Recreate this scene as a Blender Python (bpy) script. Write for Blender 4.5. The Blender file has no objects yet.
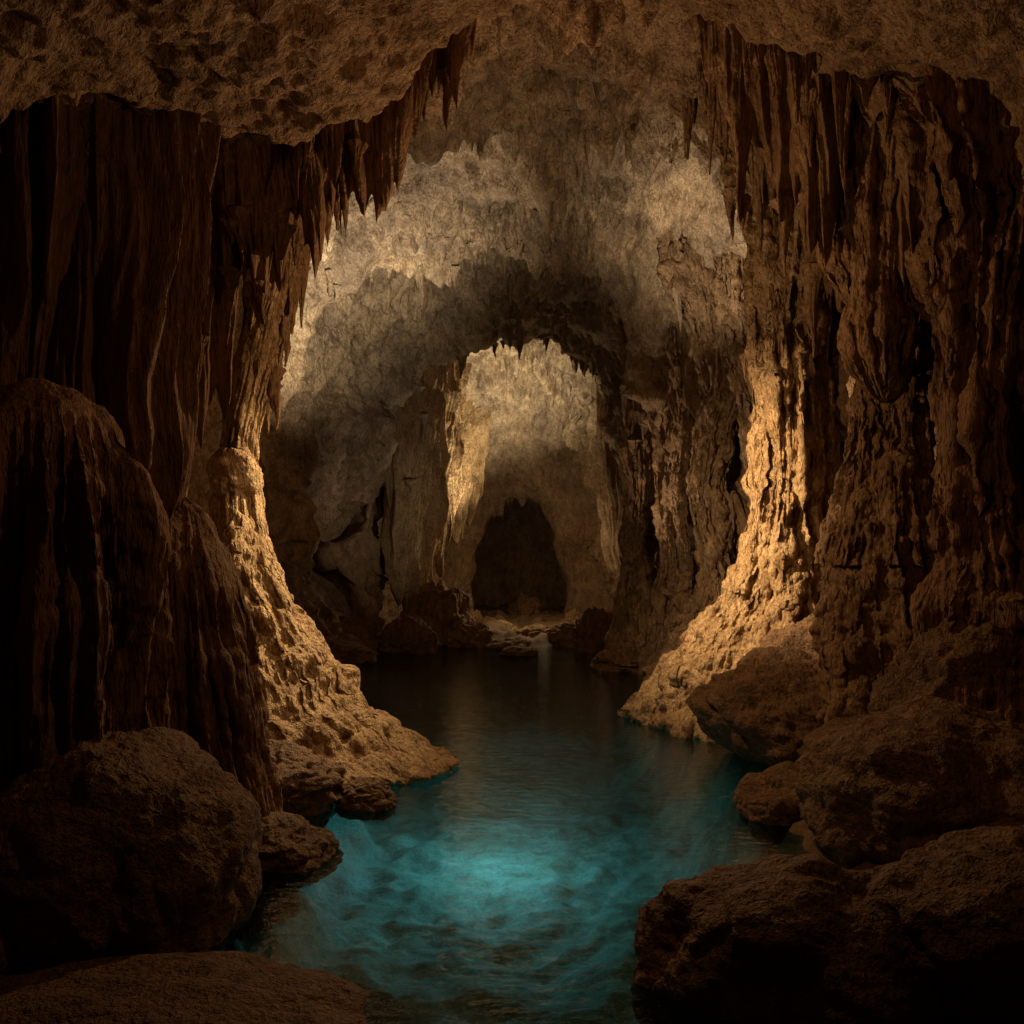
import bpy, math, numpy as np
from mathutils import Vector
S=bpy.context.scene; C=S.collection
rng=np.random.default_rng(11)
# ---------------------------------------------------------------- noise
PERM=rng.permutation(256); PERM=np.concatenate([PERM,PERM,PERM]).astype(np.int32)
G=rng.normal(size=(256,3)); G/=np.linalg.norm(G,axis=1)[:,None]; G=G.astype(np.float32)
def pn(x,y,z):
    x=np.asarray(x,np.float32); y=np.asarray(y,np.float32); z=np.asarray(z,np.float32)
    x,y,z=np.broadcast_arrays(x,y,z)
    xf=np.floor(x); yf=np.floor(y); zf=np.floor(z)
    xi=xf.astype(np.int32)&255; yi=yf.astype(np.int32)&255; zi=zf.astype(np.int32)&255
    fx=x-xf; fy=y-yf; fz=z-zf
    u=fx*fx*fx*(fx*(fx*6-15)+10); v=fy*fy*fy*(fy*(fy*6-15)+10); w=fz*fz*fz*(fz*(fz*6-15)+10)
    out=0
    for i in (0,1):
        a=PERM[xi+i]; wx=u if i else 1-u
        for j in (0,1):
            b=PERM[a+yi+j]; wy=v if j else 1-v
            for k in (0,1):
                h=PERM[b+zi+k]&255; g=G[h]; wz=w if k else 1-w
                out=out+wx*wy*wz*(g[...,0]*(fx-i)+g[...,1]*(fy-j)+g[...,2]*(fz-k))
    return out*1.6
def fbm(x,y,z,o=4,gain=.5):
    r=0; a=1; f=1
    for i in range(o):
        r=r+a*pn(x*f+i*17.3,y*f+i*5.1,z*f+i*9.7); a*=gain; f*=2.03
    return r
def ridged(x,y,z): return 1-np.abs(pn(x,y,z))*1.8
def gs(a,s,axis):
    if s<=0: return a
    r=int(3*s+1); k=np.exp(-.5*(np.arange(-r,r+1)/s)**2); k/=k.sum()
    a=np.moveaxis(a,axis,-1); p=np.pad(a,[(0,0)]*(a.ndim-1)+[(r,r)],mode='edge')
    o=np.apply_along_axis(lambda q:np.convolve(q,k,'valid'),-1,p)
    return np.moveaxis(o,-1,axis)
def normals(P,wrap=False):
    if wrap: du=np.roll(P,-1,1)-np.roll(P,1,1)
    else: du=np.gradient(P,axis=1)
    dv=np.gradient(P,axis=0)
    n=np.cross(du,dv); l=np.linalg.norm(n,axis=2,keepdims=True); return n/np.maximum(l,1e-9)
# ---------------------------------------------------------------- mesh + tagging
def grid(name,P,mat,wrap=False,parent=None,flip=False):
    n,m=P.shape[:2]; idx=np.arange(n*m).reshape(n,m)
    if wrap: nx=np.roll(idx,-1,1); a,b,c,d=idx[:-1],nx[:-1],nx[1:],idx[1:]
    else: a,b,c,d=idx[:-1,:-1],idx[:-1,1:],idx[1:,1:],idx[1:,:-1]
    q=np.stack([a,b,c,d] if not flip else [d,c,b,a],-1).reshape(-1,4)
    me=bpy.data.meshes.new(name); me.vertices.add(n*m); me.vertices.foreach_set('co',P.astype(np.float32).ravel())
    me.loops.add(q.size); me.loops.foreach_set('vertex_index',q.astype(np.int32).ravel())
    me.polygons.add(len(q)); me.polygons.foreach_set('loop_start',np.arange(0,q.size,4,dtype=np.int32))
    try: me.polygons.foreach_set('loop_total',np.full(len(q),4,np.int32))
    except Exception: pass
    me.update(calc_edges=True); me.polygons.foreach_set('use_smooth',np.ones(len(q),bool))
    me.materials.append(mat); o=bpy.data.objects.new(name,me); C.objects.link(o)
    if parent: o.parent=parent
    return o
def tag(o,label,cat,group=None,kind=None):
    o['label']=label; o['category']=cat
    if group: o['group']=group
    if kind: o['kind']=kind
    return o
def empty(name,label,cat,group=None):
    o=bpy.data.objects.new(name,None); C.objects.link(o); return tag(o,label,cat,group)
def W(px,py,Y): return ((px-512)/900*Y, 2+(560-py)/900*Y)
# ---------------------------------------------------------------- materials
def rock(name,c1,c2,c3,bump=1.0,rough=.75,stretch=.35,alt=None,altmode=None,fine=1.0):
    m=bpy.data.materials.new(name); m.use_nodes=True; nt=m.node_tree; N=nt.nodes; L=nt.links; N.clear()
    out=N.new('ShaderNodeOutputMaterial'); bs=N.new('ShaderNodeBsdfPrincipled'); L.new(bs.outputs[0],out.inputs[0])
    geo=N.new('ShaderNodeNewGeometry'); mp=N.new('ShaderNodeMapping'); mp.inputs['Scale'].default_value=(1,1,stretch)
    L.new(geo.outputs['Position'],mp.inputs[0])
    def noise(sc,det,ro,dist=0,src=None):
        n=N.new('ShaderNodeTexNoise'); n.inputs['Scale'].default_value=sc; n.inputs['Detail'].default_value=det
        n.inputs['Roughness'].default_value=ro; n.inputs['Distortion'].default_value=dist
        L.new(src or geo.outputs['Position'],n.inputs['Vector']); return n
    def ramp(src,a,b,ca,cb):
        r=N.new('ShaderNodeValToRGB'); r.color_ramp.elements[0].position=a; r.color_ramp.elements[1].position=b
        r.color_ramp.elements[0].color=(*ca,1); r.color_ramp.elements[1].color=(*cb,1); L.new(src,r.inputs[0]); return r
    def mapr(src,a,b):
        r=N.new('ShaderNodeMapRange'); r.inputs[1].default_value=a; r.inputs[2].default_value=b; L.new(src,r.inputs[0]); return r.outputs[0]
    n1=noise(.9,4,.65,0); n2=noise(6,4,.65,.15,mp.outputs[0]); n3=noise(32,3,.7,.2,mp.outputs[0])
    r1=ramp(n1.outputs[0],.4,.6,c1,c2); base=r1.outputs[0]
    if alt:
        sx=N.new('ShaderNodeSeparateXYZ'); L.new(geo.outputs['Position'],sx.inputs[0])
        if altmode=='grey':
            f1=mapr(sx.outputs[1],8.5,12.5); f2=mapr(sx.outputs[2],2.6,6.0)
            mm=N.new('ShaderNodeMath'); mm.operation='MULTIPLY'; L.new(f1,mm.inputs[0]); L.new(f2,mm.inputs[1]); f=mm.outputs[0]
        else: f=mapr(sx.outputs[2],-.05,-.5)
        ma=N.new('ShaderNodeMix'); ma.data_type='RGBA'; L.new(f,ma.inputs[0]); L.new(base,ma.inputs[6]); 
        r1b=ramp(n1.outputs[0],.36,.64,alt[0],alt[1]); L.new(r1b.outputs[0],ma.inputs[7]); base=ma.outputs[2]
    r2=ramp(n2.outputs[0],.42,.70,(1,1,1),c3)
    mu=N.new('ShaderNodeMix'); mu.data_type='RGBA'; mu.blend_type='MULTIPLY'; mu.inputs[0].default_value=1
    L.new(base,mu.inputs[6]); L.new(r2.outputs[0],mu.inputs[7])
    r3=ramp(n3.outputs[0],.32,.68,(.5,.47,.45),(1.2,1.18,1.15))
    m2=N.new('ShaderNodeMix'); m2.data_type='RGBA'; m2.blend_type='MULTIPLY'; m2.inputs[0].default_value=fine
    L.new(mu.outputs[2],m2.inputs[6]); L.new(r3.outputs[0],m2.inputs[7]); L.new(m2.outputs[2],bs.inputs['Base Color'])
    bs.inputs['Roughness'].default_value=rough; bs.inputs['Specular IOR Level'].default_value=.3
    prev=None
    for n,dist in ((n2,.08),(n3,.05)):
        b=N.new('ShaderNodeBump'); b.inputs['Strength'].default_value=min(1,bump); b.inputs['Distance'].default_value=dist*bump
        L.new(n.outputs[0],b.inputs['Height'])
        if prev: L.new(prev.outputs[0],b.inputs['Normal'])
        prev=b
    L.new(prev.outputs[0],bs.inputs['Normal']); return m
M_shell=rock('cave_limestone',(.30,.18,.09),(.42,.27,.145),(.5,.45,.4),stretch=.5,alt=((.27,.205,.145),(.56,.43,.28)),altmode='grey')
M_wall=rock('brown_limestone',(.32,.185,.09),(.40,.25,.125),(.5,.45,.4))
M_mid=rock('grey_brown_flowstone',(.27,.17,.09),(.38,.25,.14),(.5,.45,.4),stretch=.7)
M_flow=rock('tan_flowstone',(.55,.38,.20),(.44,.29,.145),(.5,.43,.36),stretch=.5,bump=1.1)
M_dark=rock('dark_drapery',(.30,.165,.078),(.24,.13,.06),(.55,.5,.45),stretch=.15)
M_bould=rock('boulder_rock',(.31,.185,.09),(.24,.14,.068),(.55,.5,.45),stretch=1,rough=.6)
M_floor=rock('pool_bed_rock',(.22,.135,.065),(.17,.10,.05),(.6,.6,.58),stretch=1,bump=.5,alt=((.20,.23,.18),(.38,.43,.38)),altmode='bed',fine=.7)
def water():
    m=bpy.data.materials.new('pool_water'); m.use_nodes=True; nt=m.node_tree; N=nt.nodes; L=nt.links; N.clear()
    out=N.new('ShaderNodeOutputMaterial'); mix=N.new('ShaderNodeMixShader'); fr=N.new('ShaderNodeFresnel'); fr.inputs[0].default_value=1.33
    tr=N.new('ShaderNodeBsdfTransparent'); tr.inputs[0].default_value=(.28,.53,.55,1)
    gl=N.new('ShaderNodeBsdfGlossy'); gl.inputs['Roughness'].default_value=0.0; gl.inputs['Color'].default_value=(.97,.98,.98,1)
    geo=N.new('ShaderNodeNewGeometry'); mp=N.new('ShaderNodeMapping'); mp.inputs['Scale'].default_value=(1,2.0,1); L.new(geo.outputs['Position'],mp.inputs[0])
    n=N.new('ShaderNodeTexNoise'); n.inputs['Scale'].default_value=7; n.inputs['Detail'].default_value=4; n.inputs['Distortion'].default_value=.3; L.new(mp.outputs[0],n.inputs[0])
    b=N.new('ShaderNodeBump'); b.inputs['Strength'].default_value=.5; b.inputs['Distance'].default_value=.022; L.new(n.outputs[0],b.inputs['Height'])
    L.new(b.outputs[0],gl.inputs['Normal']); L.new(b.outputs[0],fr.inputs['Normal'])
    L.new(fr.outputs[0],mix.inputs[0]); L.new(tr.outputs[0],mix.inputs[1]); L.new(gl.outputs[0],mix.inputs[2]); L.new(mix.outputs[0],out.inputs[0]); return m
M_water=water()
# ---------------------------------------------------------------- cave shell
def px(Y,pts): return (Y,[((a-515)/900*Y,(540-b)/900*Y) for a,b in pts])
PR=[(-5,[(-1.5,-2.0),(-1.6,0),(0,1.6),(1.6,0),(1.5,-2.0)]),
 (-3.5,[(-3.5,-3.2),(-3.6,0),(-3,2.2),(0,3.2),(3,2.2),(3.6,0),(3.5,-3.2)]),
 (2,[(-3.4,-3.2),(-3.5,0),(-3,2.2),(0,3.1),(3,2.3),(3.5,0),(3.4,-3.2)]),
 (4.8,[(-3.6,-3.0),(-3.6,0),(-2.9,2.35),(-1.2,2.85),(0,3.2),(1.5,3.2),(2.9,2.6),(3.7,0),(3.7,-3.0)]),
 px(6.4,[(-10,900),(0,600),(20,300),(80,135),(200,140),(300,150),(370,125),(440,60),(520,0),(650,-5),(730,35),(850,60),(1000,80),(1080,300),(1080,600),(1080,900)]),
 px(7.1,[(10,900),(30,600),(75,320),(120,150),(260,118),(360,88),(440,30),(520,-30),(650,-30),(730,20),(850,60),(980,110),(1060,300),(1060,600),(1060,900)]),
 px(7.8,[(50,850),(70,600),(120,350),(155,200),(260,150),(360,105),(440,32),(520,-20),(650,-10),(740,50),(850,90),(960,180),(1010,400),(1020,600),(1020,850)]),
 px(8.6,[(80,800),(110,600),(160,400),(180,280),(260,190),(350,110),(440,20),(520,-60),(640,-80),(740,0),(830,80),(920,200),(970,400),(985,600),(990,800)]),
 px(10.2,[(125,800),(150,600),(190,400),(220,250),(310,130),(410,75),(512,50),(650,60),(770,130),(870,260),(910,450),(920,600),(925,760)]),
 px(10.9,[(150,760),(175,600),(195,400),(232,210),(325,85),(415,30),(512,10),(650,15),(785,90),(875,270),(900,450),(905,600),(905,760)]),
 px(12.2,[(190,700),(200,600),(215,450),(240,290),(345,170),(440,140),(530,130),(640,145),(740,215),(800,380),(820,560),(825,700)]),
 px(12.7,[(205,700),(215,600),(228,450),(236,280),(318,150),(430,95),(530,85),(640,102),(755,195),(790,400),(800,560),(805,700)]),
 px(14.2,[(235,700),(243,600),(248,450),(268,320),(340,235),(440,208),(530,203),(640,218),(715,285),(745,400),(752,560),(755,700)]),
 px(14.7,[(245,700),(253,600),(252,450),(262,295),(325,202),(440,165),(530,160),(650,178),(728,258),(742,400),(740,560),(740,700)]),
 px(16,[(300,690),(302,560),(298,450),(304,345),(350,302),(420,275),(530,266),(600,300),(632,380),(640,500),(645,600),(650,690)]),
 px(16.6,[(285,680),(285,560),(280,400),(305,285),(430,205),(530,200),(640,262),(676,450),(680,680)]),
 px(18.6,[(310,670),(312,560),(320,440),(348,330),(450,262),(530,258),(615,310),(656,450),(662,670)]),
 px(19.6,[(335,670),(338,560),(345,450),(368,360),(450,315),(530,305),(605,345),(642,450),(648,670)]),
 px(20.0,[(338,670),(342,560),(348,450),(366,345),(450,290),(530,282),(612,330),(645,450),(648,670)]),
 px(21,[(392,670),(393,560),(396,480),(402,405),(435,366),(500,352),(565,364),(606,420),(618,520),(622,670)]),
 px(21.6,[(372,660),(375,560),(378,450),(392,345),(450,300),(520,290),(595,325),(638,450),(642,660)]),
 px(25,[(395,650),(402,560),(408,450),(432,388),(510,366),(575,390),(612,470),(618,650)]),
 px(27.3,[(445,680),(450,580),(455,520),(466,460),(515,430),(565,460),(584,540),(592,680)]),
 px(27.9,[(488,690),(486,620),(488,560),(498,522),(521,500),(541,522),(552,560),(554,620),(554,690)]),
 px(29.5,[(470,680),(470,540),(500,492),(520,482),(550,498),(565,550),(568,680)]),
 px(34,[(470,680),(470,540),(500,490),(520,480),(550,500),(570,550),(574,680)])]
NT=1350; TH=np.radians(np.linspace(-80,260,NT))
KY=np.array([p[0] for p in PR],float); KR=[]
for Yk,pts in PR:
    t=[];r=[]
    for a,b in pts:
        th=math.atan2(b,a)
        if th<-math.pi/2: th+=2*math.pi
        t.append(th); r.append(math.hypot(a,b))
    o=np.argsort(t); KR.append(gs(np.interp(TH,np.array(t)[o],np.array(r)[o])[None],5 if Yk>27 else 13,1)[0])
KR=np.array(KR)
Ys=np.concatenate([np.linspace(-5,2.4,90)[:-1],2.4*np.exp(np.linspace(0,math.log(34/2.4),1150))])
# arch edges wander along the cave so they are not perfect rings
YW=Ys[:,None]+.45*fbm(np.cos(TH)[None]*1.8,np.sin(TH)[None]*1.8,Ys[:,None]*.25,3)*np.clip((Ys[:,None]-5.8)/2,0,1)*np.clip((26-Ys[:,None])/2,0,1)
R=np.stack([np.interp(YW[:,j],KY,KR[:,j]) for j in range(NT)],1); R=gs(R,4,0)
P=np.stack([R*np.cos(TH)+.0033*Ys[:,None], np.repeat(Ys[:,None],NT,1), 2+.0222*Ys[:,None]+R*np.sin(TH)],-1)
N=normals(P)
if (N[500,NT//2,2])>0: N=-N
x,y,z=P[...,0],P[...,1],P[...,2]
wx=x+.5*pn(x*.7,y*.7,z*.5); wy=y+.5*pn(x*.7+9,y*.7,z*.5)
wall=np.clip(1.2-np.abs(N[...,2])*1.3,0,1); ceil=np.clip(-N[...,2],0,1)
near=np.clip((y-6.6)/1.0,0,1)           # smooth shelf above the camera side
d=.34*fbm(x*.45,y*.45,z*.4,3)*(.4+.6*near)+.15*fbm(x*1.5,y*1.5,z*1.2,4)*(.6+.4*near)
flz=np.clip((8-z)/3,.35,1)
d+=wall*flz*(.50*(ridged(wx*1.25,wy*1.25,z*.16)-.5)+.26*(ridged(wx*3.0,wy*3.0,z*.28+4)-.5)+.08*ridged(wx*8,wy*8,z*.8))
d+=ceil*(.25+.75*near)*(.25*(ridged(wx*1.2,wy*1.6,z*1.2)-.5)+.13*(ridged(wx*3.4,wy*4.0,z*3)-.5))
d+=.06*fbm(x*5,y*5,z*4,3)
d*=1-.75*np.clip((y-26.8)/.6,0,1)
mask=np.clip(fbm(x*.5+30,y*.5,0*z,2)*2+.3,0,1)*near
s_=np.clip(pn(wx*2.6,wy*2.6,z*.05)*1.1-.16,0,1); s2=np.clip(pn(wx*6,wy*6,z*.05+7)-.12,0,1)
down=np.clip(ceil*1.5,0,1)*mask*(.75*s_**1.3+.6*s2)
for (a,b,Y,r,rz,dep) in ((368,562,19.9,.66,1.35,3.2),(683,525,15.2,.5,1.05,2.6),(712,550,14.4,.34,.8,2.0),(862,545,10.4,.4,.85,2.0),(915,400,8.6,.3,.6,.8)):
    X,Z=W(a,b,Y); q=((P[...,0]-X)/(r*1.5))**2+((P[...,1]-Y)/(r*2.0))**2+((P[...,2]-Z)/rz)**2
    d=d-dep*np.clip(1.7*np.exp(-q*1.1)-.35,0,1)
P=P+N*d[...,None]; P[...,2]-=down
cen=np.array([.0033*34,34.0,-2.5]); fr_=np.linspace(.9,0,8)[:,None,None]
P=np.concatenate([P,cen+(P[-1:]-cen)*fr_+np.array([0,.5,0])*(1-fr_)],0)
cb=np.array([0,-5.5,-2.5]); P=np.concatenate([cb+(P[:1]-cb)*np.linspace(0,.9,6)[:,None,None],P],0)
P=P.astype(np.float32)
jr=np.searchsorted(TH,math.radians(50)); jl=np.searchsorted(TH,math.radians(130))
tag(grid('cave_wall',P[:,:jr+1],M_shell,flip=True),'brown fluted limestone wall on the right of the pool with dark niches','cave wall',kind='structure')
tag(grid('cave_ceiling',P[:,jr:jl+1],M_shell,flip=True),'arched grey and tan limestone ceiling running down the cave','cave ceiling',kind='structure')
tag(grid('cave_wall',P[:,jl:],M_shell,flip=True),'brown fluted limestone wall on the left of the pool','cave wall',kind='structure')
# ---------------------------------------------------------------- pool floor, water
LY=np.array([-5,2,3.6,5,6,7,8.4,9.5,12,16,19,22,30]); 
LX=np.array([-3,-2.6,-2.5,-2.6,-2.7,-2.7,-2.6,-2.6,-3.2,-3.6,-3.6,-2.6,-1.5])
RX=np.array([3,2.4,2.1,2.2,2.4,2.5,2.6,2.8,2.9,2.8,2.4,2.0,2.0])
gx=np.linspace(-7,7,420); gy=np.concatenate([np.linspace(-5.5,3,60)[:-1],3*np.exp(np.linspace(0,math.log(36/3),620))])
X,Y=np.meshgrid(gx,gy); ed=np.minimum(X-np.interp(Y,LY,LX),np.interp(Y,LY,RX)-X)+.3*fbm(X*1.2,Y*1.2,0*X,3)
endr=np.clip((Y-18.2)/3,0,1)
t=np.clip(ed/1.3,0,1); t=t*t*(3-2*t)
Z=.16+np.clip(-ed,0,2)*.22-1.2*t*(1-endr)
Z+=.09*fbm(X*1.7,Y*1.7,0*X+3,4)+.05*ridged(X*2.4,Y*2.4,0*X+5)-.05+endr*.3*np.clip(fbm(X*1.1,Y*1.1,0*X+8,3),-.2,1)
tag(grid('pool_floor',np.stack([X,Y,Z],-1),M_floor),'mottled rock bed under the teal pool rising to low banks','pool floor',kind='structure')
wg=np.stack(np.meshgrid(np.linspace(-6,6,30),np.linspace(-4.5,27,60)),-1); wg=np.concatenate([wg,0*wg[...,:1]],-1)
tag(grid('pool_water',wg,M_water),'still teal water with a bright turquoise glow in the foreground','water',kind='structure')
# ---------------------------------------------------------------- generators
def lathe(name,keys,mat,nz=260,nu=340,ff=3.0,fa=.18,rough=.06,seed=0,parent=None,sm=9,zf=.22,terr=0,fade=0,bend=0):
    k=np.array(keys,float); zz=np.linspace(0,1,nz)
    arc=np.concatenate([[0],np.cumsum(np.hypot(np.diff(k[:,0]),np.hypot(np.diff(k[:,3]),np.diff(k[:,1]))))]); arc/=arc[-1]
    c=np.stack([np.interp(zz,arc,k[:,i]) for i in range(5)],1); c=gs(c,sm,0)
    u=np.linspace(0,2*np.pi,nu,endpoint=False)[None]; z=c[:,0:1]
    cu,su=np.cos(u),np.sin(u); s=seed*7.7
    wob=.35*pn(cu*1.2+s,su*1.2,z*.8)
    f=ridged(cu*ff+s+wob,su*ff+wob,z*zf)-.45; f2=ridged(cu*ff*2.6+s+9,su*ff*2.6,z*zf*2)-.45; f3=ridged(cu*ff*6+s+9,su*ff*6,z*zf*4)-.45
    fd=1 if not fade else np.clip((k[:,0].max()-z)/fade,.08,1)**1.5
    rr=1+fd*fa*(f+.45*f2+.16*f3)+.16*fbm(cu*1.1+s,su*1.1,z*.9,3)
    if terr:
        ph=(z*3.2+.9*fbm(cu*1.3+s,su*1.3,z*.6,2)); fr=ph-np.floor(ph); rr=rr+terr*(np.clip(fr*1.25,0,1)**.6*np.where(fr>.8,(1-fr)/.2,1)-.5)
    Pp=np.stack([c[:,1:2]+c[:,3:4]*rr*cu+bend*pn(z*.5+s,z*0,z*0+.5),c[:,2:3]+c[:,4:5]*rr*su,np.repeat(z,nu,1)],-1)
    n=normals(Pp,True); x,y,zz_=Pp[...,0],Pp[...,1],Pp[...,2]
    ctr=np.stack([c[:,1],c[:,2]],1)[:,None]; 
    if np.mean(n[...,0]*(x-ctr[...,0])+n[...,1]*(y-ctr[...,1]))<0: n=-n
    dd=rough*(fbm(x*2.2+s,y*2.2,zz_*1.8,3)+.35*fbm(x*8,y*8,zz_*7+s,3))
    Pp=Pp+n*dd[...,None]
    return grid(name,Pp,mat,True,parent)
def boulder(name,x,y,z,rx,ry,rz,seed,label=None,group=None,mat=None,n=150,rot=0,parent=None,tilt=0,hard=.35,crag=.045):
    v=np.linspace(.004,np.pi-.004,n)[:,None]; u=np.linspace(0,2*np.pi,int(n*1.6),endpoint=False)[None]
    D=np.stack([np.sin(v)*np.cos(u),np.sin(v)*np.sin(u),np.cos(v)+0*u],-1)
    s=seed*13.1
    r=np.ones(D.shape[:2]); rg=np.random.default_rng(seed)
    for i in range(8):
        q=rg.normal(size=3); q/=np.linalg.norm(q); h=rg.uniform(.75,.95); c=D@q
        w=np.where(c>1e-3,h/np.maximum(c,1e-3),9); r=-np.log(np.exp(-14*r)+np.exp(-14*np.minimum(w,4)))/14
    r=hard*r+1-hard
    r=r*(1+.20*fbm(D[...,0]*1.0+s,D[...,1]*1.0,D[...,2]*1.0,2)+crag*fbm(D[...,0]*3+s,D[...,1]*3,D[...,2]*3,3)+.014*fbm(D[...,0]*11+s,D[...,1]*11,D[...,2]*11,3)-crag*.7*np.clip(.25-np.abs(pn(D[...,0]*2+s,D[...,1]*2,D[...,2]*2+3)),0,1)*4)
    Pp=D*r[...,None]*np.array([rx,ry,rz])
    if tilt: 
        ct,st=math.cos(tilt),math.sin(tilt); a=Pp[...,0]*ct-Pp[...,2]*st; b=Pp[...,0]*st+Pp[...,2]*ct; Pp[...,0]=a; Pp[...,2]=b
    cr,sr=math.cos(rot),math.sin(rot); a=Pp[...,0]*cr-Pp[...,1]*sr; b=Pp[...,0]*sr+Pp[...,1]*cr
    Pp=np.stack([a+x,b+y,Pp[...,2]+z],-1)
    o=grid(name,Pp,mat or M_bould,True,parent)
    if label: tag(o,label,'boulder' if 'boulder' in name else 'rock',group)
    return o
def curtain(name,path,zt,zb,mat,thick=.12,fold=.16,ff=3.2,spike=.5,nu=420,nv=150,seed=0,parent=None,lean=0,ends=.4):
    path=np.array(path,float); L=np.concatenate([[0],np.cumsum(np.linalg.norm(np.diff(path,axis=0),axis=1))]); U=np.linspace(0,L[-1],nu)
    p=np.stack([np.interp(U,L,path[:,0]),np.interp(U,L,path[:,1])],1); p=gs(p,15,0)
    tg=np.gradient(p,axis=0); tg/=np.linalg.norm(tg,axis=1)[:,None]; nn=np.stack([-tg[:,1],tg[:,0]],1)
    ZT=np.interp(U,L,zt); ZB=np.interp(U,L,zb); s=seed*5.3
    sp=spike*np.clip(ridged(U*ff*.55,0*U+s,0*U)-.2,0,1)**1.5*1.3+spike*.6*np.clip(ridged(U*ff*1.5,0*U+s+3,0*U)-.3,0,1)+.2*spike*pn(U*ff*4,0*U+s,0*U)
    e=np.clip(np.minimum(U,L[-1]-U)/ends,0.02,1)**.5
    ZB=ZB-sp+spike*.5; ZB=ZT+(ZB-ZT)*e
    v=np.concatenate([np.linspace(0,1,nv)**.8,np.linspace(1,0,nv)[1:]])[:,None]; side=np.concatenate([np.ones(nv),-np.ones(nv-1)])[:,None]
    z=ZT[None]*(1-v)+ZB[None]*v
    Ub=U[None]+.12*pn(U[None]*1.1+s,z*.8,0*z)
    fo=fold*((ridged(Ub*ff*.55,0*z+s,z*.18)-.5)*1.5+.55*(ridged(Ub*ff*1.5,0*z+s+3,z*.25)-.5)+.15*(ridged(Ub*ff*4.5,0*z+s+6,z*.6)-.5))
    taper=np.sqrt(np.clip(1.0-v**5,0,1))*np.minimum(1,e+.2)
    off=side*thick*taper*(1+.9*(1-v))+fo*(side*.75)*np.clip(taper,.05,1)+.14*fbm(U[None]*.9+s,z*.6,0*z,3)+lean*(1-v)
    off=off+side*.03*fbm(Ub*5,z*3,0*z+s,3)*taper
    Pp=np.stack([p[None,:,0]+nn[None,:,0]*off,p[None,:,1]+nn[None,:,1]*off,z],-1)
    return grid(name,Pp,mat,False,parent)
# ---------------------------------------------------------------- left side
E=empty('flowstone_formation','slender lit column on a wide tan flowstone apron at the left water edge','flowstone formation')
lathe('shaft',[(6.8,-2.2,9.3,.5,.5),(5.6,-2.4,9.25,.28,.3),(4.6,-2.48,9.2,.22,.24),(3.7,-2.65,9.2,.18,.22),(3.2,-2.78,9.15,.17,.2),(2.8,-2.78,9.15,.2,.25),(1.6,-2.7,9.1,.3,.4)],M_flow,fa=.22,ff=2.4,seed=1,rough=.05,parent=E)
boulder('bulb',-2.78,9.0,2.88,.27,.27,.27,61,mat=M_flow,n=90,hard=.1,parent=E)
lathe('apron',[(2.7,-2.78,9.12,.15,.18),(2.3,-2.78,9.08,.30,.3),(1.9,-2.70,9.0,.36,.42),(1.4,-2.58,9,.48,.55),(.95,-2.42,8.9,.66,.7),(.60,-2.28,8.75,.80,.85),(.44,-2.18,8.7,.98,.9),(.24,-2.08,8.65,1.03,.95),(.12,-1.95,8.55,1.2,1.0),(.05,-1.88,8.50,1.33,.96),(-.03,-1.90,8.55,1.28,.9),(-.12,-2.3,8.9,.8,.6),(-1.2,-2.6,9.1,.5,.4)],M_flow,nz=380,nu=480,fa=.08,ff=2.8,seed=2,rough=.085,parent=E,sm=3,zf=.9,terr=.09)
E=empty('flowstone_mound','large dark dome of fluted flowstone at the far left of the foreground','flowstone mound')
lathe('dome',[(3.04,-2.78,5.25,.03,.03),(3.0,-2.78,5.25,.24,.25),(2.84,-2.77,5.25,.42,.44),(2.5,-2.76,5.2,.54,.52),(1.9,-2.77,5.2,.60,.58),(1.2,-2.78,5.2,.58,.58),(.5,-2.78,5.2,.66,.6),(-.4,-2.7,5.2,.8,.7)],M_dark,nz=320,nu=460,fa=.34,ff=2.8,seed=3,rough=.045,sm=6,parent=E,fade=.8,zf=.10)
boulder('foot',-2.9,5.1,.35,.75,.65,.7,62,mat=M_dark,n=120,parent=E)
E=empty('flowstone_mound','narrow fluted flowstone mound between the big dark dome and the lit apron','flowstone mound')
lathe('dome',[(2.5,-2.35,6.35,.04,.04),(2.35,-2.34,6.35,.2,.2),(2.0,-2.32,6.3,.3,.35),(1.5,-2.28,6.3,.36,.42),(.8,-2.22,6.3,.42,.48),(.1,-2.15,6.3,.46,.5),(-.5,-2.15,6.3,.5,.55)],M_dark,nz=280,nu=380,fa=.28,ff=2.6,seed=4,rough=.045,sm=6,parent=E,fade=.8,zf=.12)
boulder('foot',-2.2,6.3,.1,.6,.55,.4,63,mat=M_dark,n=110,parent=E)
tag(curtain('flowstone_drapery',[(-3.7,4.9),(-3.1,5.6),(-2.6,5.95),(-2.25,6.6)],[5.4,5.4,5.3,5.6],[1.9,2.0,2.2,2.0],M_dark,thick=.14,fold=.36,ff=4.2,spike=.5,seed=1),'tall dark folded drapery hanging above the big dome at far left','flowstone drapery')
tag(curtain('flowstone_drapery',[(-2.95,6.8),(-2.6,7.1),(-2.3,7.4),(-2.0,7.6),(-1.65,7.75)],[6.0,6.0,6.1,6.3,6.6],[1.9,2.5,4.0,4.6,5.1],M_dark,thick=.10,fold=.24,ff=4.8,spike=.8,seed=2),'dark drapery of thin folds hanging in front of the lit slender column','flowstone drapery')
tag(curtain('flowstone_drapery',[(-2.6,6.9),(-1.9,7.05),(-1.2,7.15),(-.6,7.25),(-.15,7.35)],[5.6,5.7,6.1,6.7,7.2],[4.45,4.45,4.95,5.75,6.4],M_dark,thick=.09,fold=.16,ff=5,spike=.6,seed=3),'ragged dark drapery along the near ceiling lip at upper left','flowstone drapery')
boulder('boulder',-2.14,4.95,.25,.72,.76,.86,3,'big rounded dark boulder at the water edge in the lower left',n=210)
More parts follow.
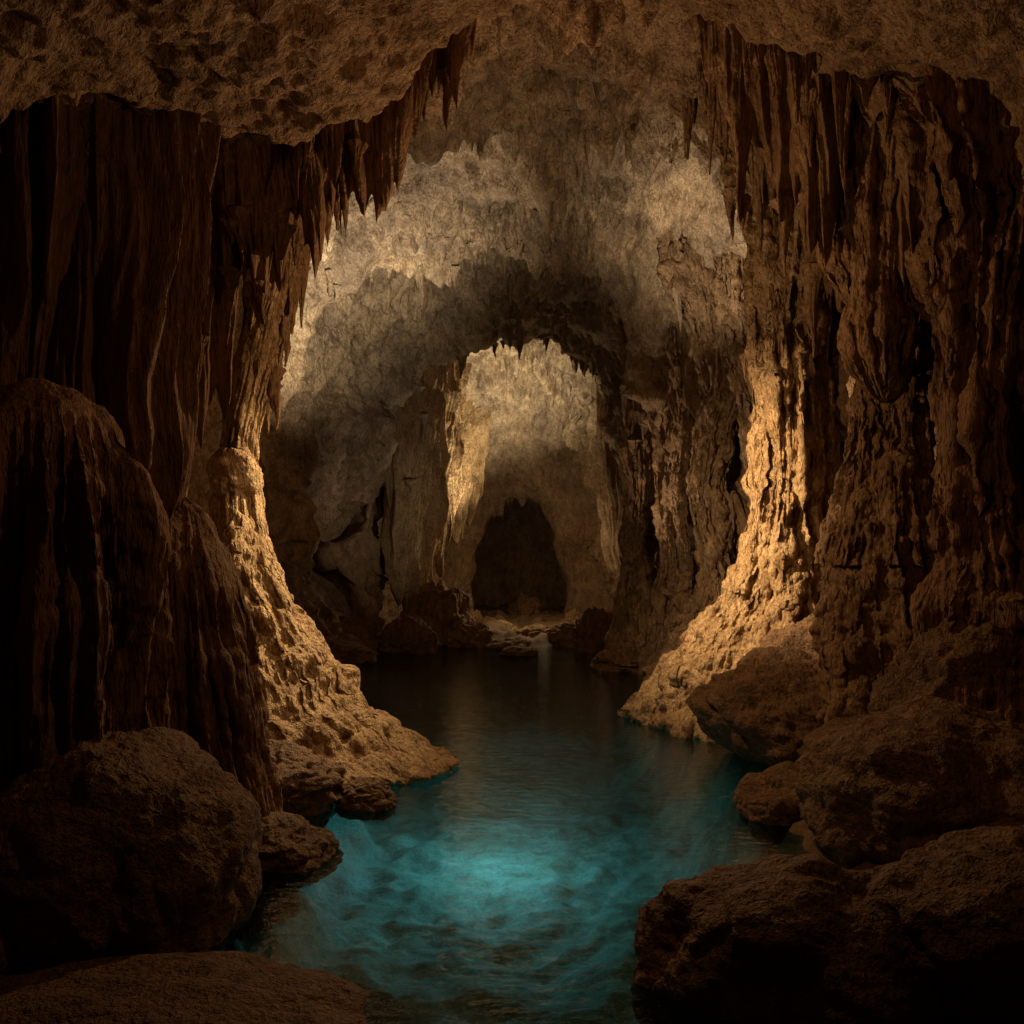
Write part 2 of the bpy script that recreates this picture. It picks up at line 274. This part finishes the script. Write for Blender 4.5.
boulder('boulder',-3.1,4.3,.3,.9,.8,.75,5,'dark boulder cut by the left edge of the photo below the dome',n=150)
boulder('rock_ledge',-1.75,3.85,-.14,1.45,.75,.30,6,'low flat dark ledge just above water in the bottom left corner',n=190)
boulder('rock',-1.6,6.1,.02,.40,.40,.24,7,'small brown rock between the big lower left boulder and the lit apron',hard=.7,crag=.09)
boulder('rock',-1.22,7.35,.04,.27,.22,.17,8,'small lit rock at the water just below the apron tip',hard=.7,crag=.09)
boulder('rock',-1.95,7.3,.12,.62,.45,.36,9,'dark rock under the lit flowstone apron',hard=.6,crag=.09)
# ---------------------------------------------------------------- right side
E=empty('flowstone_formation','tall lit fluted column flaring into a sloping base on the right bank','flowstone formation')
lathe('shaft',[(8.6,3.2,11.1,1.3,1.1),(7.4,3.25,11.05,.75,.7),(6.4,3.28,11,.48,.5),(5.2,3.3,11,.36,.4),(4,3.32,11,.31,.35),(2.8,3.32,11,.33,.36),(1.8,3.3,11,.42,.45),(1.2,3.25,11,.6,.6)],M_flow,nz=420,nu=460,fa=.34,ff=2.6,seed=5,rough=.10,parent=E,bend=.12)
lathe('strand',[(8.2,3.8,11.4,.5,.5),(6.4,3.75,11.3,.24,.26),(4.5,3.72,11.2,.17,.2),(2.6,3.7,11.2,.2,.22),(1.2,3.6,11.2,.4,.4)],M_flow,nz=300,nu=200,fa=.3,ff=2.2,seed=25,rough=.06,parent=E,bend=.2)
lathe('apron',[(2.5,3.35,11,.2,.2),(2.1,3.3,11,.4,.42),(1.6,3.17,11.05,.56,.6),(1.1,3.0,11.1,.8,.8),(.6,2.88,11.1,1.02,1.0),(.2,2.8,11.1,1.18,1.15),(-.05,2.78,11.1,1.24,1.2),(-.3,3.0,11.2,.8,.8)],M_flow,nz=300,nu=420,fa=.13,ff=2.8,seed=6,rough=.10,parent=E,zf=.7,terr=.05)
E=empty('flowstone_formation','broad dim flowstone lobe hanging down the right wall behind the boulders','flowstone formation')
lathe('shaft',[(7,3.9,8.9,1.0,.8),(5.6,3.75,8.8,.6,.55),(4.6,3.65,8.7,.36,.38),(3.6,3.6,8.7,.28,.32),(2.6,3.62,8.7,.4,.4),(1.9,3.68,8.6,.56,.5)],M_wall,fa=.3,ff=2.6,seed=7,rough=.10,nz=320,nu=400,parent=E,bend=.22)
lathe('foot',[(2.6,3.65,8.65,.3,.3),(2.2,3.66,8.65,.5,.45),(1.6,3.7,8.6,.66,.55),(.6,3.8,8.5,.85,.7),(-.3,3.8,8.5,.9,.7)],M_wall,fa=.16,ff=2.6,seed=27,rough=.12,nz=240,nu=320,parent=E)
E=empty('flowstone_formation','dark thick column at the right edge of the photo','flowstone formation')
lathe('shaft',[(6,4.1,7.0,1.1,.8),(4.8,3.95,6.9,.62,.5),(3.6,3.85,6.9,.4,.4),(2.6,3.8,6.8,.42,.4),(1.7,3.75,6.7,.5,.45)],M_dark,fa=.3,ff=2.6,seed=8,rough=.10,parent=E,bend=.15)
lathe('foot',[(2.3,3.78,6.75,.3,.3),(1.7,3.75,6.7,.6,.5),(.5,3.7,6.6,.8,.6),(-.4,3.7,6.6,.9,.6)],M_dark,fa=.16,ff=2.6,seed=28,rough=.10,parent=E)
# blunt hanging lobes in front of the right wall
for i,(a,b,Y_,zb,r,lab) in enumerate([(846,0,8.3,4.3,.20,'blunt hanging lobe nearest the lit right column'),(893,0,7.9,3.35,.25,'longest blunt lobe hanging down the right wall'),
   (938,0,7.6,4.0,.19,'short blunt lobe hanging right of the longest one'),(985,0,7.2,3.1,.24,'blunt lobe hanging closest to the right edge of the photo')]):
    X_=W(a,b,Y_)[0]; H=6.6-zb
    tag(lathe('hanging_lobe',[(6.8,X_+.1,Y_+.1,r*2.2,r*2),(6.6-H*.35,X_,Y_,r*1.2,r*1.2),(6.6-H*.6,X_,Y_,r*.95,r*.95),(6.6-H*.82,X_,Y_,r*1.1,r*1.05),(zb+.12,X_,Y_,r*.7,r*.7),(zb,X_,Y_,.02,.02)],M_wall,nz=260,nu=240,fa=.34,ff=2.2,seed=50+i,rough=.08,bend=.16,zf=.3,sm=7),lab,'flowstone lobe')
tag(curtain('flowstone_drapery',[(1.7,8.6),(2.2,8.3),(2.8,8.0),(3.4,7.6),(4.1,7.0)],[7.4,7.0,6.6,6.2,6.0],[6.1,5.6,5.2,4.8,4.3],M_wall,thick=.12,fold=.26,ff=4.2,spike=.9,seed=4),'ragged brown drapery hanging from the ceiling at upper right','flowstone drapery')
tag(curtain('flowstone_drapery',[(2.6,10.3),(2.95,10.0),(3.4,9.7),(3.9,9.3)],[7.8,7.5,7.3,7.0],[6.4,6.0,5.4,4.8],M_wall,thick=.12,fold=.22,ff=4.2,spike=.9,seed=5),'brown drapery with pointed tips beside the tall lit right column','flowstone drapery')
# fluted columns running down the middle right wall to the bank, dark gaps between them
mid=[(2.42,16.6,.22,'leftmost fluted column on the middle right wall, beside the dark rear arch'),
 (2.72,15.9,.20,'second fluted column from the rear arch on the middle right wall'),
 (2.98,15.4,.12,'thin fluted strand between the broad columns of the middle right wall'),
 (3.46,14.6,.27,'broad fluted column above the dark gap on the middle right wall'),
 (3.76,13.8,.18,'narrow fluted column just left of the tall lit right column')]
for i,(a,b,r,lab) in enumerate(mid):
    k=np.random.default_rng(90+i).uniform(.75,1.35,5)
    tag(lathe('flowstone_formation',[(8.8,a+.1,b+.3,r*4,r*3.6),(7.2,a,b+.1,r*2.6*k[0],r*2.2),(5.6,a,b,r*1.6*k[1],r*1.5),(4.2,a,b,r*1.15*k[2],r*1.1),(3.0,a-.03,b,r*.8*k[3],r*.8),(2.0,a-.05,b,r*.75,r*.75),(1.2,a-.1,b,r*1.2*k[4],r*1.2),(.4,a-.15,b-.05,r*2.2,r*2),(-.4,a-.15,b-.05,r*2.8,r*2.5)],M_mid,nz=300,nu=300,fa=.42,ff=2.2,seed=70+i,rough=.12,bend=.35,zf=.35),lab,'flowstone formation')
tag(curtain('flowstone_drapery',[(2.3,17.1),(2.65,16.6),(3.05,16.0),(3.5,15.3),(4.0,14.4)],[8.6]*5,[4.2,3.3,4.4,3.2,4.0],M_mid,thick=.16,fold=.6,ff=2.8,spike=1.7,seed=12,nu=800,nv=220,ends=.15),'brown drapery behind the columns of the middle right wall','flowstone drapery')
boulder('boulder',3.0,9.0,.35,1.12,.85,.66,11,'long sloping boulder in front of the lit right column base',n=200,tilt=-.3,hard=.15,crag=.07)
boulder('boulder',2.12,7.1,.06,.38,.36,.26,12,'small rounded boulder standing in shallow water on the right',n=150)
boulder('rock_ledge',3.45,7.5,.15,.95,1.25,.55,19,'long brown ledge along the right wall behind the small water boulder',n=180,hard=.3,crag=.08)
boulder('boulder',3.0,5.75,.26,1.10,.85,.78,13,'large smooth sloping boulder on the right bank',n=220,hard=.3,tilt=-.3,crag=.05)
boulder('boulder',1.5,4.35,-.05,.92,.66,.60,14,'big dark boulder at the water edge in the bottom right',n=220,hard=.2,tilt=-.25,crag=.045)
boulder('boulder',3.55,6.7,.9,.85,.6,.85,15,'upright boulder high on the right edge of the photo',n=170,crag=.08)
boulder('boulder',2.6,4.2,.16,1.05,.7,.56,16,'dark boulder filling the bottom right corner',n=170,crag=.05,hard=.2,tilt=-.2)
boulder('rock',3.5,10,.6,.8,.7,.8,18,'dim rock at the foot of the right wall beside the tall column',crag=.08)
# ---------------------------------------------------------------- far end
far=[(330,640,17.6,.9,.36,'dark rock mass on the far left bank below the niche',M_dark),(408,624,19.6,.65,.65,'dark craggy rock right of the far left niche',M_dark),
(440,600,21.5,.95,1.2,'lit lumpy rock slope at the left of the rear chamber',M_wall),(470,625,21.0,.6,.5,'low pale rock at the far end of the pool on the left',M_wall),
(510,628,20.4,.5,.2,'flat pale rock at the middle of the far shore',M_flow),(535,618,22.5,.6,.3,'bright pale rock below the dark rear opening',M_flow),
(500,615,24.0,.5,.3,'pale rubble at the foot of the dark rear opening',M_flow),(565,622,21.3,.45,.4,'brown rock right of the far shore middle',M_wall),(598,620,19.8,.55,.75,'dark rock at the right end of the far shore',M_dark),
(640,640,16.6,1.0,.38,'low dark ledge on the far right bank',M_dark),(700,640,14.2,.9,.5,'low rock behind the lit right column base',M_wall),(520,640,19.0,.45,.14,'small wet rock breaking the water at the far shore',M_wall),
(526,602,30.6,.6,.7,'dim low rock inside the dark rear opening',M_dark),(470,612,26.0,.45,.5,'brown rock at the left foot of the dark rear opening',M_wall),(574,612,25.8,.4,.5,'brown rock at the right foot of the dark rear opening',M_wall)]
for i,(a,b,Y_,r,h,lab,mt) in enumerate(far):
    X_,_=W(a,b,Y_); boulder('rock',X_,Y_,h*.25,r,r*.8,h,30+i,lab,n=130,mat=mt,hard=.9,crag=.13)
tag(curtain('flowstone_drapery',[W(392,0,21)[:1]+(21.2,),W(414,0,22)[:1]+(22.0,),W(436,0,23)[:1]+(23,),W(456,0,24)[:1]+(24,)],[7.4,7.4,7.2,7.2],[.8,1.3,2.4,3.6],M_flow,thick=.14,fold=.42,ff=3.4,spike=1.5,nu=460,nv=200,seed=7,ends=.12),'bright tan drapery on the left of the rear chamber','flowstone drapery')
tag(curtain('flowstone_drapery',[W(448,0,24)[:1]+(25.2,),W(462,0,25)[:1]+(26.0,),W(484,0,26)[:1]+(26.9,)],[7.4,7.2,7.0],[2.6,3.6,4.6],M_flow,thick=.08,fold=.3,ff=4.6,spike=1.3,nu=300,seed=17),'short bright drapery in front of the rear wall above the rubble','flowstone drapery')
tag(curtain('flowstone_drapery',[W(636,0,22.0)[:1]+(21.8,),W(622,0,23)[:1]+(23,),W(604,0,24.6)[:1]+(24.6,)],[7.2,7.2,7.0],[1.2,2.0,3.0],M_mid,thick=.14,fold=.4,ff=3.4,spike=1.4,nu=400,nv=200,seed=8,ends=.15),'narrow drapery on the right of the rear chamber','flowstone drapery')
# ---------------------------------------------------------------- stalactites
bpy.context.view_layer.update(); dg=bpy.context.evaluated_depsgraph_get(); EYE=Vector((0,0,2))
def stal_mesh(seed,mat):
    zz=np.linspace(0,1,9)
    keys=[(.25,0,0,.19,.19)]+[(-z,.03*math.sin(seed+z*3),.03*math.cos(seed*2+z*4),max(.005,.11*(1-z)**(.9+.15*(seed%3))+.012*math.sin(z*9+seed)*(1-z)),max(.005,.10*(1-z)**.95)) for z in zz]
    o=lathe('stalactite',keys,mat,nz=90,nu=56,ff=1.6,fa=.3,rough=.02,seed=seed,sm=2)
    me=o.data; bpy.data.objects.remove(o); return me
MS={}
for nm,mt in (('d',M_dark),('w',M_wall),('c',M_flow),('s',M_shell)): MS[nm]=[stal_mesh(s,mt) for s in range(5)]
def stal(xr,yr,n,lr,wr,kind,label,group,seed,ncl=7):
    g=np.random.default_rng(seed); k=0; tries=0
    cl=[(g.uniform(*xr),g.uniform(*yr)) for _ in range(ncl)]; sd=(xr[1]-xr[0])/ncl*.6
    while k<n and tries<n*25:
        tries+=1; c=cl[g.integers(ncl)]; x=np.clip(c[0]+g.normal()*sd,*xr); y=np.clip(c[1]+g.normal()*.3,*yr)
        hit,loc,nor,_,ob,_=S.ray_cast(dg,Vector((x,y,2.6)),Vector((0,0,1)))
        if not hit or loc.z<3.6 or 'lobe' in ob.name: continue
        l=g.uniform(*lr)*(.5+.8*g.random()**2); w=g.uniform(*wr)*(.6+.4*l/lr[1])
        m=Vector((x,y,loc.z-.55*l)); dv=m-EYE; pyy=560-900*(m.z-.3*l-2)/y
        if pyy<0 or abs(x)/y>.565: continue
        h2,l2,*_r=S.ray_cast(dg,EYE,dv.normalized())
        if h2 and (l2-EYE).length<dv.length-.05: continue      # nothing of it shows
        o=bpy.data.objects.new('stalactite',MS[kind][g.integers(5)]); C.objects.link(o)
        o.location=(x,y,loc.z-.02); o.scale=(w,w*g.uniform(.8,1.2),l); o.rotation_euler=(g.normal()*.02,g.normal()*.02,g.uniform(0,6.28))
        tag(o,label,'stalactite',group); k+=1
stal((-2.8,-.2),(6.6,8.2),26,(.25,.6),(.35,.7),'d','dark stalactite in the cluster along the near left ceiling lip','stalactites on the near left ceiling lip',1,9)
stal((1.3,4.2),(6.9,8.8),40,(.2,.8),(.35,.8),'w','brown stalactite in the cluster under the near right ceiling','stalactites under the near right ceiling',2,11)
stal((2.0,4.2),(9.0,12.5),28,(.35,1.0),(.45,.8),'w','brown stalactite around the top of the lit right column','stalactites around the right column top',3)
stal((-3.6,-1.5),(8.2,12.0),24,(.3,.8),(.4,.8),'w','brown stalactite above the lit left column','stalactites above the left column',4)
stal((-3.6,3.0),(14.4,16.4),40,(.2,.7),(.5,.9),'s','small stalactite along the middle ceiling arch','stalactites along the middle arch',5,14)
stal((-2.4,2.4),(20.3,21.6),34,(.2,.6),(.6,1.0),'s','small stalactite along the rear ceiling arch','stalactites along the rear arch',6,12)
# ---------------------------------------------------------------- lamps
def lamp(name,kind,loc,e,col,size=0.0,target=None,spot=None,blend=1,sy=None):
    l=bpy.data.lights.new(name,kind); l.energy=e; l.color=col
    if kind=='AREA': l.shape='ELLIPSE'; l.size=size; l.size_y=sy
    else: l.shadow_soft_size=size
    if spot: l.spot_size=math.radians(spot); l.spot_blend=blend
    o=bpy.data.objects.new(name,l); C.objects.link(o); o.location=loc
    if target is not None: o.rotation_euler=(Vector(target)-Vector(loc)).to_track_quat('-Z','Y').to_euler()
    return o
lamp('arch_lamp','SPOT',(-1.9,12.5,3.8),1500,(1,.84,.60),target=(-3.1,15.0,6.2),spot=74)
lamp('arch_lamp','SPOT',(-.8,12.4,4.4),620,(1,.84,.62),target=(-1.5,14.4,7.4),spot=74)
lamp('arch_lamp','SPOT',(1.6,11.6,4.6),560,(1,.80,.55),target=(2.8,13.4,7.0),spot=76)
lamp('ceiling_lamp','SPOT',(.9,9.4,2.4),260,(1,.70,.43),target=(.6,10.6,8),spot=110)
lamp('column_lamp','SPOT',(.7,9.8,3.4),1000,(1,.71,.40),target=(3.1,11,2.3),spot=108)
lamp('apron_lamp','SPOT',(-.3,9.9,4.0),980,(1,.74,.42),target=(-2.4,8.9,1.8),spot=80)
lamp('wall_lamp','SPOT',(.7,15.6,2.4),230,(1,.72,.46),target=(3.4,14.9,3.9),spot=95)
lamp('rear_lamp','SPOT',(.3,22.9,1.1),3300,(1,.84,.56),target=(-.7,24.6,6.3),spot=74)
lamp('rear_lamp','POINT',(.5,23.1,2.4),130,(1,.76,.46))
lamp('gloom_lamp','SPOT',(-.4,17.2,1.8),150,(1,.90,.76),target=(-3.0,20.2,3.4),spot=74)
lamp('inner_lamp','POINT',(.7,29.4,.9),2.5,(1,.65,.35))
lamp('chamber_lamp','POINT',(.1,7.9,3.7),125,(1,.62,.32))
lamp('near_lamp','POINT',(.3,4.8,3.7),23,(1,.54,.25))
lamp('pool_lamp','AREA',(-.2,8.8,-.06),26,(.28,.87,1),size=.75,sy=1.3)
lamp('pool_lamp','AREA',(-.05,9.4,-.07),5,(.12,.75,.90),size=1.4,sy=3.2)
lamp('pool_glow_lamp','AREA',(.2,12.8,-.05),7,(.08,.66,.74),size=2.4,sy=7)
w=bpy.data.worlds.new('World'); S.world=w; w.use_nodes=True; nt=w.node_tree
sky=nt.nodes.new('ShaderNodeTexSky'); sky.sky_type='NISHITA'; sky.sun_disc=False; sky.sun_elevation=math.radians(4)
nt.links.new(sky.outputs[0],nt.nodes['Background'].inputs[0]); nt.nodes['Background'].inputs[1].default_value=.01
S.view_settings.view_transform='Standard'; S.view_settings.look='None'; S.view_settings.exposure=0
cam=bpy.data.cameras.new('camera'); co=bpy.data.objects.new('camera',cam); C.objects.link(co); S.camera=co
co.location=(0,0,2); co.rotation_euler=(math.radians(90),0,0); cam.sensor_width=36; cam.lens=900/1024*36; cam.shift_y=48/1024; cam.clip_end=200; cam.clip_start=.05
